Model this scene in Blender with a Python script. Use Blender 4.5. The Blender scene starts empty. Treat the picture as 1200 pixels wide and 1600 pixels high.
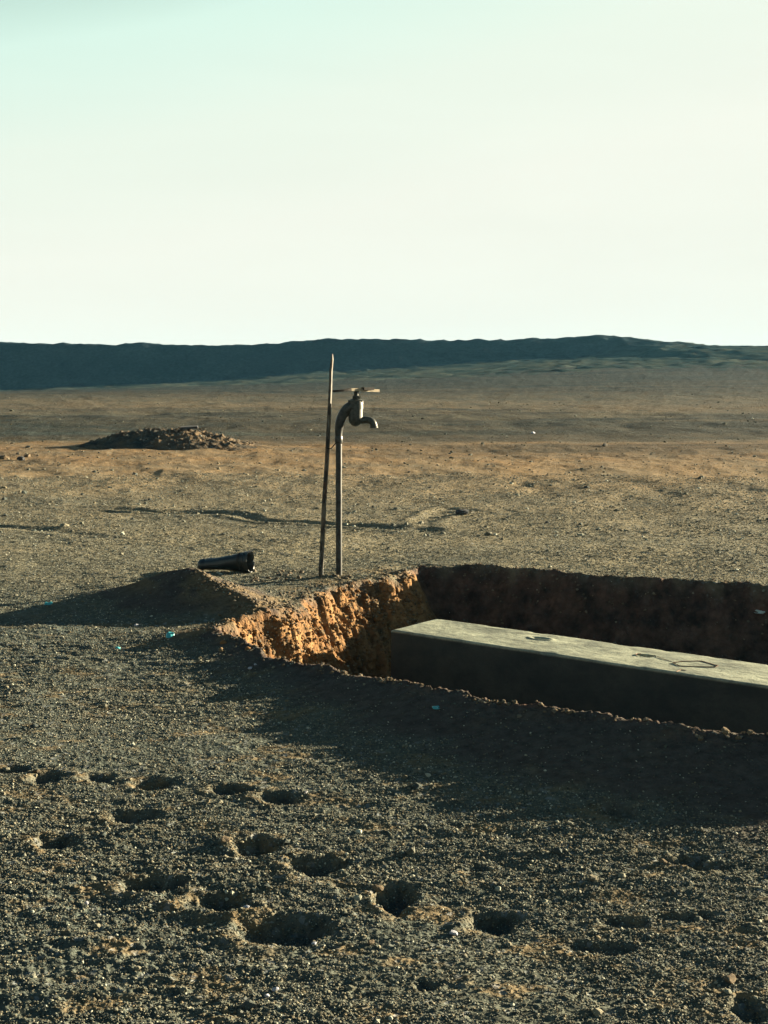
import bpy, bmesh, math, random
import numpy as np
from mathutils import Vector, Matrix, Euler

S = bpy.context.scene
COL = S.collection
R = math.radians
random.seed(7)

# ------------------------------------------------------------------ camera, world, sun, exposure
CAM_H = 1.25
FPX = 2100.0                      # focal length in pixels of the 1200 x 1600 photograph
HORIZON = 575.0
PITCH = math.atan((800 - HORIZON) / FPX)
cam_data = bpy.data.cameras.new('camera')
cam = bpy.data.objects.new('camera', cam_data)
COL.objects.link(cam)
cam.location = (0, 0, CAM_H)
cam.rotation_euler = (math.pi / 2 - PITCH, 0, 0)
cam_data.sensor_fit = 'VERTICAL'
cam_data.sensor_height = 36
cam_data.sensor_width = 27
cam_data.lens = 36 * FPX / 1600
cam_data.clip_start = 0.05
cam_data.clip_end = 8000
S.camera = cam

SUN_EL = 9.5
SUN_AZ = 29.0                     # degrees beyond the picture plane, on the right
S.view_settings.view_transform = 'Standard'
S.view_settings.look = 'None'
S.view_settings.gamma = 1
S.view_settings.use_curve_mapping = False
S.view_settings.exposure = 3.0

world = bpy.data.worlds.new('World')
S.world = world
world.use_nodes = True
wn, wl = world.node_tree.nodes, world.node_tree.links
wn.clear()
sky = wn.new('ShaderNodeTexSky')
sky.sky_type = 'NISHITA'
sky.sun_disc = False
sky.sun_elevation = R(SUN_EL)
sky.sun_rotation = R(90 - SUN_AZ)
sky.air_density = 1.0
sky.dust_density = 0.2
sky.ozone_density = 1.0
# the photograph is graded hard: the sky keeps its own brightness pattern, with more contrast and a teal to cream tone
def wmath(op, a, b=0.0):
    m = wn.new('ShaderNodeMath'); m.operation = op
    for v, k in ((a, 0), (b, 1)):
        if isinstance(v, (int, float)): m.inputs[k].default_value = v
        else: wl.new(v, m.inputs[k])
    return m.outputs[0]
lum = wn.new('ShaderNodeRGBToBW')
wl.new(sky.outputs[0], lum.inputs[0])
tone = wn.new('ShaderNodeValToRGB')
e = tone.color_ramp.elements
while len(e) < 5: e.new(.5)
for el, (p, c) in zip(e, [(.06, (.05, .38, 1.15)), (.13, (.14, .62, 1.1)), (.190, (.64, 1.0, .88)), (.32, (.90, 1.0, .875)), (.42, (.965, 1.0, .885))]):
    el.position = p; el.color = (*c, 1)
wl.new(wmath('MULTIPLY', lum.outputs[0], .1), tone.inputs[0])
gain = wmath('POWER', wmath('MULTIPLY', lum.outputs[0], .1 / .235), 1.85)
gain = wmath('MINIMUM', wmath('MULTIPLY', gain, 2.0), 2.33)
wtc = wn.new('ShaderNodeTexCoord'); wmp = wn.new('ShaderNodeMapping')
wmp.inputs['Rotation'].default_value = (0, R(10), 0); wmp.inputs['Scale'].default_value = (1.2, 1.2, 9)
wl.new(wtc.outputs['Generated'], wmp.inputs['Vector'])
wisp = wn.new('ShaderNodeTexNoise'); wisp.inputs['Scale'].default_value = 2.2; wisp.inputs['Detail'].default_value = 5; wisp.inputs['Distortion'].default_value = .5
wl.new(wmp.outputs[0], wisp.inputs['Vector'])
gain = wmath('MULTIPLY', gain, wmath('ADD', wmath('MULTIPLY', wisp.outputs['Fac'], .09), .965))
tint = wn.new('ShaderNodeVectorMath'); tint.operation = 'SCALE'
wl.new(tone.outputs[0], tint.inputs[0]); wl.new(gain, tint.inputs['Scale'])
bg = wn.new('ShaderNodeBackground')
bg.inputs['Strength'].default_value = 0.05
wout = wn.new('ShaderNodeOutputWorld')
wl.new(tint.outputs[0], bg.inputs['Color'])
wl.new(bg.outputs[0], wout.inputs[0])

sun_data = bpy.data.lights.new('sun', 'SUN')
sun_data.energy = 5.0
sun_data.angle = R(0.5)
sun_data.color = (1.0, 0.83, 0.56)
sun = bpy.data.objects.new('sun', sun_data)
COL.objects.link(sun)
SUN_DIR = Vector((math.cos(R(SUN_AZ)) * math.cos(R(SUN_EL)), math.sin(R(SUN_AZ)) * math.cos(R(SUN_EL)), math.sin(R(SUN_EL))))
sun.rotation_euler = SUN_DIR.to_track_quat('Z', 'Y').to_euler()
sun.location = SUN_DIR * 60

# ------------------------------------------------------------------ helpers
CP, SP = math.cos(PITCH), math.sin(PITCH)

def ray(px, py):
    u = (px - 600) / FPX
    v = (800 - py) / FPX
    return (u, CP + v * SP, v * CP - SP)

def pix(px, py, h=0.0):
    d = ray(px, py)
    t = (h - CAM_H) / d[2]
    return (d[0] * t, d[1] * t)

def at_depth(px, py, Y):
    d = ray(px, py)
    t = Y / d[1]
    return Vector((d[0] * t, Y, CAM_H + d[2] * t))

rng = np.random.default_rng(11)
PERM = rng.permutation(256).astype(np.int32)
PERM = np.concatenate([PERM, PERM, PERM[:2]])
GA = rng.uniform(0, 2 * np.pi, 256)
GX, GY = np.cos(GA), np.sin(GA)

def perlin(x, y):
    x = np.asarray(x, float); y = np.asarray(y, float)
    xf = np.floor(x); yf = np.floor(y)
    xi = xf.astype(np.int64) & 255; yi = yf.astype(np.int64) & 255
    fx = x - xf; fy = y - yf
    u = fx * fx * fx * (fx * (fx * 6 - 15) + 10); v = fy * fy * fy * (fy * (fy * 6 - 15) + 10)
    def g(ix, iy, dx, dy):
        h = PERM[PERM[ix] + iy]
        return GX[h] * dx + GY[h] * dy
    x1 = (xi + 1) & 255; y1 = (yi + 1) & 255
    a = g(xi, yi, fx, fy); b = g(x1, yi, fx - 1, fy)
    c = g(xi, y1, fx, fy - 1); d = g(x1, y1, fx - 1, fy - 1)
    return (a + u * (b - a)) * (1 - v) + (c + u * (d - c)) * v * 1.0

def fbm(x, y, oct=4, gain=0.5, lac=2.03):
    t = 0; a = 1.0
    for i in range(oct):
        t = t + a * perlin(x + 17.3 * i, y - 9.1 * i)
        x = x * lac; y = y * lac; a *= gain
    return t

def smooth(a, b, x):
    t = np.clip((x - a) / (b - a), 0, 1)
    return t * t * (3 - 2 * t)

# ------------------------------------------------------------------ the lie of the land
# rim of the pit, traced round: near side (a low berm), far right, back rim, left wall
NEAR = [(335, 985, .06), (378, 1006, .05), (430, 1030, .06), (480, 1041, .06), (530, 1050, .07), (585, 1061, .08), (640, 1070, .09), (700, 1082, .10),
        (760, 1096, .105), (820, 1106, .11), (870, 1114, .115), (940, 1124, .12), (1000, 1133, .125), (1100, 1146, .13),
        (1200, 1157, .135), (1330, 1180, .13), (1460, 1200, .10)]
BACK = [(1420, 925, .0), (1200, 912, .01), (1100, 908, .02), (1000, 903, .03), (930, 899, .03), (870, 893, .03), (780, 887, .02), (720, 886, .01), (655, 888, .0)]
LEFT = [(628, 897, .0), (600, 905, .0), (570, 908, .01), (530, 913, .02), (490, 930, .02), (455, 950, .03), (415, 962, .03), (370, 970, .04)]
near_pts = [pix(a, b, h) for a, b, h in NEAR]
near_h = np.array([h for _, _, h in NEAR])
last = near_pts[-1]
RIGHT_PTS = [(last[0] + 1.0, last[1] - .55), (last[0] + 3.0, last[1] + 0.2), (last[0] + 3.2, last[1] + 1.8)]
back_pts = [pix(a, b, h) for a, b, h in BACK]
left_pts = [pix(a, b, h) for a, b, h in LEFT]
PIT = np.array(near_pts + RIGHT_PTS + back_pts + left_pts)

def seg_dist(x, y, ax, ay, bx, by):
    dx, dy = bx - ax, by - ay
    t = np.clip(((x - ax) * dx + (y - ay) * dy) / (dx * dx + dy * dy), 0, 1)
    return np.hypot(x - ax - t * dx, y - ay - t * dy), t

def inside(x, y, P):
    c = np.zeros(x.shape, bool)
    n = len(P)
    for i in range(n):
        x0, y0 = P[i]; x1, y1 = P[(i + 1) % n]
        if y0 == y1: continue
        cond = ((y0 > y) != (y1 > y)) & (x < (x1 - x0) * (y - y0) / (y1 - y0) + x0)
        c ^= cond
    return c

def polyline_field(x, y, pts, vals):
    best = np.full(x.shape, 1e9); val = np.zeros(x.shape)
    for i in range(len(pts) - 1):
        d, t = seg_dist(x, y, *pts[i], *pts[i + 1])
        m = d < best
        best = np.where(m, d, best)
        val = np.where(m, vals[i] * (1 - t) + vals[i + 1] * t, val)
    return best, val

# ridge of spoil left of the pit, ending in the hump with the black tube on it
SPOIL = [(262, 893, .15), (300, 888, .19), (328, 902, .16), (364, 922, .12), (396, 941, .08), (415, 953, .06), (388, 966, .05), (335, 985, .06)]
spoil_pts = [pix(a, b, h) for a, b, h in SPOIL]
spoil_h = [h for _, _, h in SPOIL]

# prints in the foreground: px, py, width px, height px, depth m
PRINTS = [(78, 1216, 52, 18, .022), (152, 1216, 46, 14, .015), (238, 1227, 54, 20, .024), (362, 1237, 58, 16, .022), (438, 1250, 60, 20, .026),
          (207, 1276, 70, 22, .024), (92, 1312, 60, 24, .030), (402, 1321, 60, 26, .034), (497, 1349, 78, 32, .036), (240, 1378, 84, 30, .032),
          (342, 1407, 88, 36, .036), (447, 1452, 116, 56, .042), (618, 1403, 54, 46, .046), (768, 1438, 72, 36, .034), (742, 1357, 44, 16, .012),
          (968, 1284, 48, 22, .018), (1062, 1352, 64, 14, .018), (1118, 1363, 60, 12, .014), (990, 1442, 80, 16, .012), (1066, 1436, 80, 14, .009),
          (945, 1482, 90, 22, .012), (1165, 1575, 70, 44, .020), (660, 1540, 40, 16, .012), (20, 1205, 50, 14, .014)]

# ruts: polylines in pixels + half width m + depth
RUTS = [([(90, 795), (180, 797), (290, 803), (360, 806), (430, 816), (530, 821), (620, 827), (700, 835)], .10, .017),
        ([(-60, 820), (0, 823), (90, 832), (190, 846)], .09, .012),
        ([(640, 850), (690, 800), (705, 795), (760, 802)], .09, .014),
        ([(-100, 700), (20, 690), (160, 688)], .5, .05)]

def far_field(x, y):
    """broad relief beyond some 20 m"""
    r = np.hypot(x, y)
    ang = np.clip(x / np.maximum(y, 1e-3), -2, 2)         # lateral slope in the view, only shapes the land broadly
    z = 0.035 * fbm(x * .11, y * .11, 3) * smooth(4, 14, r)
    z = z + 0.10 * fbm(x * .05 + 5, y * .045, 3) * smooth(18, 45, r)
    # low steps that catch the grazing sun
    z = z + 0.28 * smooth(24, 30, y + 2.5 * perlin(x * .06, y * 0) + .12 * x) * smooth(8, 20, r) * 0.35
    z = z + 0.30 * fbm(x * .028 - 4, y * .03 + 2, 4) * smooth(35, 80, r)
    # left ground sinks a little, right ground climbs towards the ridge
    t = smooth(-50, 40, x)
    z = z + smooth(40, 150, y) * (-1.9 * (1 - t) + 2.6 * t)
    return z

def terrain(x, y, micro=True):
    x = np.asarray(x, float); y = np.asarray(y, float)
    r = np.hypot(x, y)
    z = far_field(x, y)
    clay = np.zeros_like(x); orange = np.zeros_like(x); sandy = .85 * smooth(.16, .50, fbm(x * 4.3 + 9, y * 7.5, 4, .62)) * smooth(9, 5, np.hypot(x, y)); dug = np.zeros_like(x)
    z = z + 0.012 * fbm(x * 1.1, y * 1.1, 3) * smooth(0, 2, r)
    # ----- ruts
    for pts, w, dep in RUTS:
        P = [pix(a, b) for a, b in pts]
        m = (x > min(p[0] for p in P) - 2) & (x < max(p[0] for p in P) + 2) & (y > min(p[1] for p in P) - 2) & (y < max(p[1] for p in P) + 2)
        if m.any():
            xs, ys = x[m], y[m]
            d, v = polyline_field(xs + .10 * fbm(xs * 1.5, ys * 1.5, 2), ys + .15 * fbm(xs * 1.2 + 4, ys * 1.2, 2), P, [0] + [1] * (len(P) - 2) + [0])
            z[m] += v * dep * (-np.exp(-(d / w) ** 2) + .7 * np.exp(-((d - 1.6 * w) / (.7 * w)) ** 2)) * (1 + .8 * fbm(xs * 2, ys * 2, 2))
    # ----- near zone
    m = (np.abs(x - 1.5) < 6.5) & (y > 2.0) & (y < 10.5)
    if m.any():
        X, Y = x[m], y[m]
        wx = X + .045 * fbm(X * 3.4, Y * 3.4, 4) + .010 * fbm(X * 22, Y * 22, 2)
        wy = Y + .045 * fbm(X * 3.4 + 7, Y * 3.4 - 3, 4) + .05 * smooth(6.6, 7.4, Y) * perlin(X * 4.5, Y * 1.5) + .012 * fbm(X * 22 + 5, Y * 22, 2)
        ins = inside(wx, wy, PIT)
        dist = np.full(X.shape, 1e9)
        n = len(PIT)
        for i in range(n):
            d, t = seg_dist(wx, wy, *PIT[i], *PIT[(i + 1) % n])
            dist = np.minimum(dist, d)
        sd = np.where(ins, dist, -dist)
        # near berm
        dn, hn = polyline_field(wx, wy, near_pts + RIGHT_PTS[:2], list(near_h) + [.08, .0])
        berm = 1.08 * hn * np.exp(-(dn / (.16 + 1.5 * hn)) ** 1.08)
        ds, hs = polyline_field(wx, wy, spoil_pts, spoil_h)
        spoil = hs * np.exp(-(ds / (.10 + 1.1 * hs)) ** 1.25)
        rise = np.maximum(berm, spoil) + .25 * np.minimum(berm, spoil)
        db, hb = polyline_field(wx, wy, back_pts, [h for _, _, h in BACK])
        rise = np.maximum(rise, hb * np.exp(-(db / .3) ** 1.5))
        dl, _ = polyline_field(wx, wy, left_pts, [0] * len(left_pts))
        tap_pad = .02 * np.exp(-(np.hypot(X + .22, Y - 8.0) / .35) ** 2)
        rise = rise + tap_pad
        # walls
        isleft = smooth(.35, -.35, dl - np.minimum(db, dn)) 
        ax, ay = left_pts[0]; bx, by = near_pts[0]
        L = math.hypot(ax - bx, ay - by); ux, uy = (ax - bx) / L, (ay - by) / L
        along = (X - bx) * ux + (Y - by) * uy
        # rills that run down the left wall
        rill = .75 * fbm(along * 5 + 1.8 * sd, sd * 2.6, 3, .6) + .45 * fbm(X * 9, Y * 9 + 4, 3, .6)
        rill2 = 1 - 2.6 * np.abs(fbm(along * 12 + 5 * sd, sd * 7 + 3, 3, .6))
        wleft = .52 + .16 * perlin(along * 2.2, along * 0)
        wother = .34
        ww = wleft * isleft + wother * (1 - isleft)
        depth = .62
        prof = np.clip(sd / ww, 0, 1)
        prof = prof * (1.25 - .25 * prof)
        fall = depth * prof
        lump = smooth(.0, .06, sd) * smooth(.75, .35, sd / np.maximum(ww, .1) * .6)
        z[m] += np.where(ins, rise * np.exp(-np.maximum(sd, 0) / .12), rise)
        z[m] -= np.where(ins, fall, 0)
        z[m] += isleft * lump * (.115 * rill + .030 * rill2) + (1 - isleft) * lump * .05 * fbm(X * 9, Y * 9, 3)
        # crumbling lip
        lip = np.exp(-(sd / .05) ** 2)
        z[m] += lip * (.022 * fbm(X * 6, Y * 6, 3) + .009 * perlin(X * 30, Y * 30) + .004)
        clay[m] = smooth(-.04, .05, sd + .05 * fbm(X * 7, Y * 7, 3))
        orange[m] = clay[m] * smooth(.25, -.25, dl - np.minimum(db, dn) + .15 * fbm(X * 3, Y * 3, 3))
        dugm = np.clip(smooth(.015, .05, rise + .015 * fbm(X * 5, Y * 5, 3)) + clay[m], 0, 1)
        dug[m] = dugm
        sandy[m] *= 1 - .85 * dugm
        sandy[m] = np.maximum(sandy[m], .75 * smooth(.50, .12, dl) * ~ins * smooth(.2, .6, .5 + fbm(X * 4, Y * 4, 3)))
        sandy[m] = np.maximum(sandy[m], .8 * smooth(.34, .05, ds) * smooth(.2, .55, .5 + fbm(X * 5, Y * 5, 3)))
    # ----- prints
    for k, (px, py, w, h, dep) in enumerate(PRINTS):
        cx, cy = pix(px, py)
        sx = (w / 2) * cy / FPX * 1.22
        sy = (pix(px, py - h / 2)[1] - pix(px, py + h / 2)[1]) / 2 * .95
        sy = max(sy, sx * .30)
        mm = (np.abs(x - cx) < 4 * sx) & (np.abs(y - cy) < 4 * sy)
        if not mm.any(): continue
        X, Y = x[mm], y[mm]
        jx = .034 * fbm(X * 11 + k, Y * 11, 3); jy = .028 * fbm(X * 13, Y * 13 + k, 3)
        a = np.hypot((X - cx + jx) / sx, (Y - cy + jy) / sy)
        floor = smooth(1.2, .5, a)
        rimz = np.exp(-((a - 1.3) / .30) ** 2) * (.15 + 1.1 * np.clip(-(X - cx) / sx, 0, 1.5)) * (1 + 1.6 * fbm(X * 14, Y * 14 + k, 2))
        z[mm] += -dep * floor + .09 * dep * rimz
        dug[mm] = np.maximum(dug[mm], .55 * floor)
        sandy[mm] = np.maximum(sandy[mm], np.clip(np.exp(-((a - 1.35) / .4) ** 2) * np.clip(.35 - (X - cx) / sx, 0, 1) * (.6 + 1.5 * fbm(X * 15, Y * 15, 2)), 0, 1))
    if micro:
        nearm = r < 22
        X, Y = x[nearm], y[nearm]
        rr = r[nearm]
        keep = 1 - .85 * smooth(.3, .9, dug[nearm]) * (1 - smooth(.5, 1, clay[nearm]))
        patch = .75 + .6 * fbm(X * .8, Y * .8, 2)
        s = keep * np.clip(patch, .25, 1.6)
        dz0 = .030 * fbm(X * 1.6, Y * .9, 3) * smooth(9, 15, rr)
        dz = s * (.0095 * fbm(X * 4, Y * 9, 3) + .0060 * fbm(X * 15, Y * 26, 2) + .0040 * perlin(X * 48, Y * 52)
                  + .0031 * perlin(X * 95, Y * 100) * smooth(9, 5, rr) + .0022 * perlin(X * 190, Y * 190) * smooth(6, 3.5, rr))
        z[nearm] += .88 * dz + dz0 + clay[nearm] * (.010 * perlin(X * 40, Y * 40) + .008 * perlin(X * 80, Y * 80))
        f = ~nearm
        z[f] += .05 * fbm(x[f] * .9, y[f] * .45, 3) * smooth(20, 28, r[f]) + .055 * fbm(x[f] * .13 + 3, y[f] * .75, 3) * smooth(22, 30, r[f])
    terrain.orange = orange; terrain.sandy = sandy
    return z, clay, dug

def hz(x, y):
    z, _, _ = terrain(np.array([x], float), np.array([y], float), micro=False)
    return float(z[0])

def on_ground(px, py):
    """where the ray through a photograph pixel first meets the terrain"""
    d = ray(px, py)
    ts = np.linspace(1.5, 60, 4000)
    X = d[0] * ts; Y = d[1] * ts; Z = CAM_H + d[2] * ts
    H, _, _ = terrain(X, Y, micro=False)
    i = int(np.argmax(Z < H))
    return float(X[i]), float(Y[i]), float(H[i])

def new_mesh(name, verts, faces, smooth_shade=True):
    me = bpy.data.meshes.new(name)
    verts = np.asarray(verts, np.float32); faces = np.asarray(faces, np.int32)
    k = faces.shape[1]
    me.vertices.add(len(verts)); me.vertices.foreach_set('co', verts.ravel())
    me.loops.add(faces.size); me.loops.foreach_set('vertex_index', faces.ravel())
    me.polygons.add(len(faces))
    me.polygons.foreach_set('loop_start', np.arange(0, faces.size, k, dtype=np.int32))
    me.polygons.foreach_set('loop_total', np.full(len(faces), k, np.int32))
    me.polygons.foreach_set('use_smooth', np.full(len(faces), smooth_shade, bool))
    me.update(calc_edges=True)
    return me

def add_attr(me, name, vals):
    a = me.attributes.new(name, 'FLOAT', 'POINT')
    a.data.foreach_set('value', np.asarray(vals, np.float32))

def link(name, me, mat, parent=None, **props):
    o = bpy.data.objects.new(name, me)
    COL.objects.link(o)
    if mat and not me.materials: me.materials.append(mat)
    if parent: o.parent = parent
    for k, v in props.items(): o[k] = v
    return o

def thing(name, loc, label, category, group=None, rot=(0, 0, 0)):
    o = bpy.data.objects.new(name, None)
    COL.objects.link(o)
    o.empty_display_size = .05
    o.location = loc; o.rotation_euler = rot
    o['label'] = label; o['category'] = category
    if group: o['group'] = group
    return o

# ------------------------------------------------------------------ materials
class NT:
    def __init__(self, name, rough=.9, spec=.2):
        self.m = bpy.data.materials.new(name); self.m.use_nodes = True
        self.n = self.m.node_tree.nodes; self.l = self.m.node_tree.links
        self.b = self.n['Principled BSDF']
        self.b.inputs['Roughness'].default_value = rough
        self.b.inputs['Specular IOR Level'].default_value = spec
        self.tc = self.n.new('ShaderNodeTexCoord')
    def noise(self, scale, detail=4, rough=.55, coord=None, stretch=None, dist=0):
        t = self.n.new('ShaderNodeTexNoise')
        t.inputs['Scale'].default_value = scale; t.inputs['Detail'].default_value = detail
        t.inputs['Roughness'].default_value = rough; t.inputs['Distortion'].default_value = dist
        src = coord or self.tc.outputs['Object']
        if stretch:
            mp = self.n.new('ShaderNodeMapping'); mp.inputs['Scale'].default_value = stretch
            self.l.new(src, mp.inputs['Vector']); src = mp.outputs[0]
        self.l.new(src, t.inputs['Vector'])
        return t.outputs['Fac']
    def ramp(self, fac, stops, interp='LINEAR'):
        r = self.n.new('ShaderNodeValToRGB'); r.color_ramp.interpolation = interp
        e = r.color_ramp.elements
        while len(e) < len(stops): e.new(.5)
        for i, (p, c) in enumerate(stops):
            e[i].position = p
            e[i].color = (c, c, c, 1) if isinstance(c, (int, float)) else (*c, 1)
        self.l.new(fac, r.inputs[0])
        return r.outputs[0]
    def mix(self, fac, a, b, mode='MIX'):
        m = self.n.new('ShaderNodeMix'); m.data_type = 'RGBA'; m.blend_type = mode
        for s, i in ((fac, 0), (a, 6), (b, 7)):
            if isinstance(s, (int, float)): m.inputs[i].default_value = s if i == 0 else (s, s, s, 1)
            elif isinstance(s, tuple): m.inputs[i].default_value = (*s, 1)
            else: self.l.new(s, m.inputs[i])
        return m.outputs[2]
    def math(self, op, a, b=0.0):
        m = self.n.new('ShaderNodeMath'); m.operation = op
        for s, i in ((a, 0), (b, 1)):
            if isinstance(s, (int, float)): m.inputs[i].default_value = s
            else: self.l.new(s, m.inputs[i])
        return m.outputs[0]
    def attr(self, name):
        a = self.n.new('ShaderNodeAttribute'); a.attribute_name = name
        return a.outputs['Fac']
    def bump(self, h, dist, strength=1.0, prev=None):
        b = self.n.new('ShaderNodeBump'); b.inputs['Distance'].default_value = dist
        b.inputs['Strength'].default_value = strength
        self.l.new(h, b.inputs['Height'])
        if prev is not None: self.l.new(prev, b.inputs['Normal'])
        return b.outputs[0]
    def color(self, c):
        if isinstance(c, tuple): self.b.inputs['Base Color'].default_value = (*c, 1)
        else: self.l.new(c, self.b.inputs['Base Color'])
    def normal(self, n): self.l.new(n, self.b.inputs['Normal'])

def ground_material():
    t = NT('gravel_ground', .95, .02)
    big = t.noise(.09, 5, .6, stretch=(.7, 1, 1))
    mid = t.noise(.9, 5, .6)
    fine = t.noise(28, 4, .6)
    sand = (.158, .098, .048)
    tan = (.124, .114, .076)
    grey = (.056, .068, .061)
    c = t.mix(t.ramp(big, [(.38, 0.0), (.62, 1.0)]), grey, tan)
    c = t.mix(t.ramp(mid, [(.42, 0.0), (.66, .75)]), c, grey)
    # sandier belt some 20 to 50 m out, gravel greyer close by
    pos = t.n.new('ShaderNodeSeparateXYZ'); t.l.new(t.tc.outputs['Object'], pos.inputs[0])
    pale = t.ramp(t.math('DIVIDE', pos.outputs[1], 80.0), [(.085, 0.0), (.115, .75), (.19, .7), (.26, 0.0)])
    c = t.mix(t.math('MULTIPLY', pale, t.ramp(mid, [(.30, 1.0), (.72, .35)])), c, (.178, .156, .104))
    wob = t.math('MULTIPLY', t.math('SUBTRACT', big, .5), 7.0)
    yy = t.math('ADD', pos.outputs[1], wob)
    belt = t.ramp(t.math('DIVIDE', yy, 80.0), [(.12, 0.0), (.17, .35), (.225, .9), (.275, 1.0), (.30, .0), (.41, .0), (.45, .60), (.60, .40), (.80, .05)])
    c = t.mix(t.math('MULTIPLY', belt, t.ramp(mid, [(.30, .95), (.72, .35)])), c, sand)
    streak = t.noise(.30, 6, .65, stretch=(.22, 1.3, 1), dist=.6)
    y2 = t.math('ADD', pos.outputs[1], t.math('MULTIPLY', t.math('SUBTRACT', streak, .5), 26.0))
    band = t.ramp(t.math('DIVIDE', y2, 100.0), [(.20, 0.0), (.245, .90), (.33, .90), (.37, .45), (.47, .55), (.60, .97)])
    olive = t.mix(t.ramp(streak, [(.40, 0.0), (.60, 1.0)]), (.012, .018, .018), (.045, .038, .026))
    c = t.mix(band, c, olive)
    c = t.mix(t.ramp(t.math('DIVIDE', y2, 150.0), [(.32, 0.0), (.52, .80), (.80, 1.0)]), c, t.mix(t.ramp(streak, [(.42, 0.0), (.62, 1.0)]), (.0095, .0150, .0155), (.020, .0225, .019)))
    dug = t.attr('dug')
    soil = t.mix(t.noise(6, 4), (.036, .031, .031), (.062, .050, .044))
    c = t.mix(t.math('MULTIPLY', dug, .85), c, soil)
    c = t.mix(t.math('MULTIPLY', t.attr('sandy'), .85), c, (0.1240, 0.0927, 0.0517))
    clay = t.attr('clay')
    cl = t.mix(t.ramp(t.noise(9, 5, .6), [(.35, 0.0), (.65, 1.0)]), (0.1058, 0.0545, 0.0250), (0.2162, 0.1317, 0.0634))
    cl = t.mix(t.ramp(t.noise(4.5, 6, .7), [(.50, 0.0), (.62, .85)]), cl, (.045, .030, .020))
    shade_soil = t.mix(t.ramp(t.noise(8, 5, .65), [(.35, 0.0), (.65, 1.0)]), (.022, .018, .018), (.085, .052, .040))  # all walls but the sunlit left one: shade painted in as darker soil
    cl = t.mix(t.attr('orange'), shade_soil, cl)
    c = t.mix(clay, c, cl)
    c = t.mix(1.0, c, t.ramp(fine, [(.25, .62), (.75, 1.35)]), 'MULTIPLY')
    # pale grit
    v = t.n.new('ShaderNodeTexVoronoi'); v.inputs['Scale'].default_value = 70
    t.l.new(t.tc.outputs['Object'], v.inputs['Vector'])
    grit = t.math('MULTIPLY', t.ramp(v.outputs['Color'], [(.80, 0.0), (.86, 1.0)]), t.math('SUBTRACT', 1.0, dug))
    c = t.mix(t.math('MULTIPLY', grit, .55), c, (0.1557, 0.1707, 0.1797))
    t.color(c)
    away = t.ramp(t.math('DIVIDE', yy, 80.0), [(.14, 0.0), (.45, 1.0)])
    n = t.bump(t.math('MULTIPLY', t.noise(.8, 9, .72, stretch=(1, .8, 1)), away), .22, 1.0)
    n = t.bump(t.noise(3.2, 6, .68), .050, .9, n)
    n = t.bump(t.noise(38, 5, .65), .010, .8, n)
    n = t.bump(v.outputs['Distance'], .006, .6, n)
    t.normal(n)
    return t.m

M_GROUND = ground_material()

def hill_material():
    t = NT('hill_gravel', .97, 0)
    a = t.noise(.16, 6, .62)
    c = t.mix(t.ramp(a, [(.35, 0.0), (.65, 1.0)]), (0.0130, 0.0226, 0.0328), (0.0238, 0.0335, 0.0417))
    c = t.mix(1.0, c, t.ramp(t.noise(3.0, 4), [(.25, .7), (.75, 1.3)]), 'MULTIPLY')
    c = t.mix(t.attr('foot'), c, t.mix(t.ramp(a, [(.42, 0.0), (.62, 1.0)]), (.026, .038, .037), (.056, .062, .050)))  # sunlight painted in: right slope paler than the shaded face; foot blends to plain
    t.color(c)
    n = t.bump(t.noise(.5, 8, .7), .25, .8)
    t.normal(n)
    return t.m
M_HILL = hill_material()

def rock_material(name, cols, rough=.85, spec=.1):
    t = NT(name, rough, spec)
    oi = t.n.new('ShaderNodeObjectInfo')
    stops = [(i / max(1, len(cols) - 1), c) for i, c in enumerate(cols)]
    c = t.ramp(oi.outputs['Random'], stops)
    c = t.mix(1.0, c, t.ramp(t.noise(60, 4), [(.3, .75), (.7, 1.25)]), 'MULTIPLY')
    t.color(c)
    t.normal(t.bump(t.noise(120, 4), .002, .6))
    return t.m
M_PEBBLE = rock_material('pebbles', [(.028, .036, .036), (.055, .064, .056), (.125, .105, .066), (.066, .078, .068), (.17, .155, .11), (.044, .056, .054), (.105, .105, .076), (.32, .33, .27)])
M_CLOD = rock_material('clay_clods', [(0.1275, 0.0680, 0.0289), (0.1700, 0.1020, 0.0467), (0.0850, 0.0578, 0.0340), (0.1445, 0.1062, 0.0638)], .95, .05)
M_DIRT = rock_material('dirt_clods', [(.070, .056, .040), (.125, .098, .066), (.055, .050, .042), (.18, .15, .11)], .95, .05)
M_PALE = rock_material('pale_stone', [(0.2191, 0.2289, 0.2632), (0.2870, 0.3033, 0.3561), (0.1774, 0.1774, 0.1935)], .8, .3)
M_DARKROCK = rock_material('dark_rock', [(0.0261, 0.0298, 0.0348), (0.0469, 0.0486, 0.0503)], .9, .2)

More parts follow.
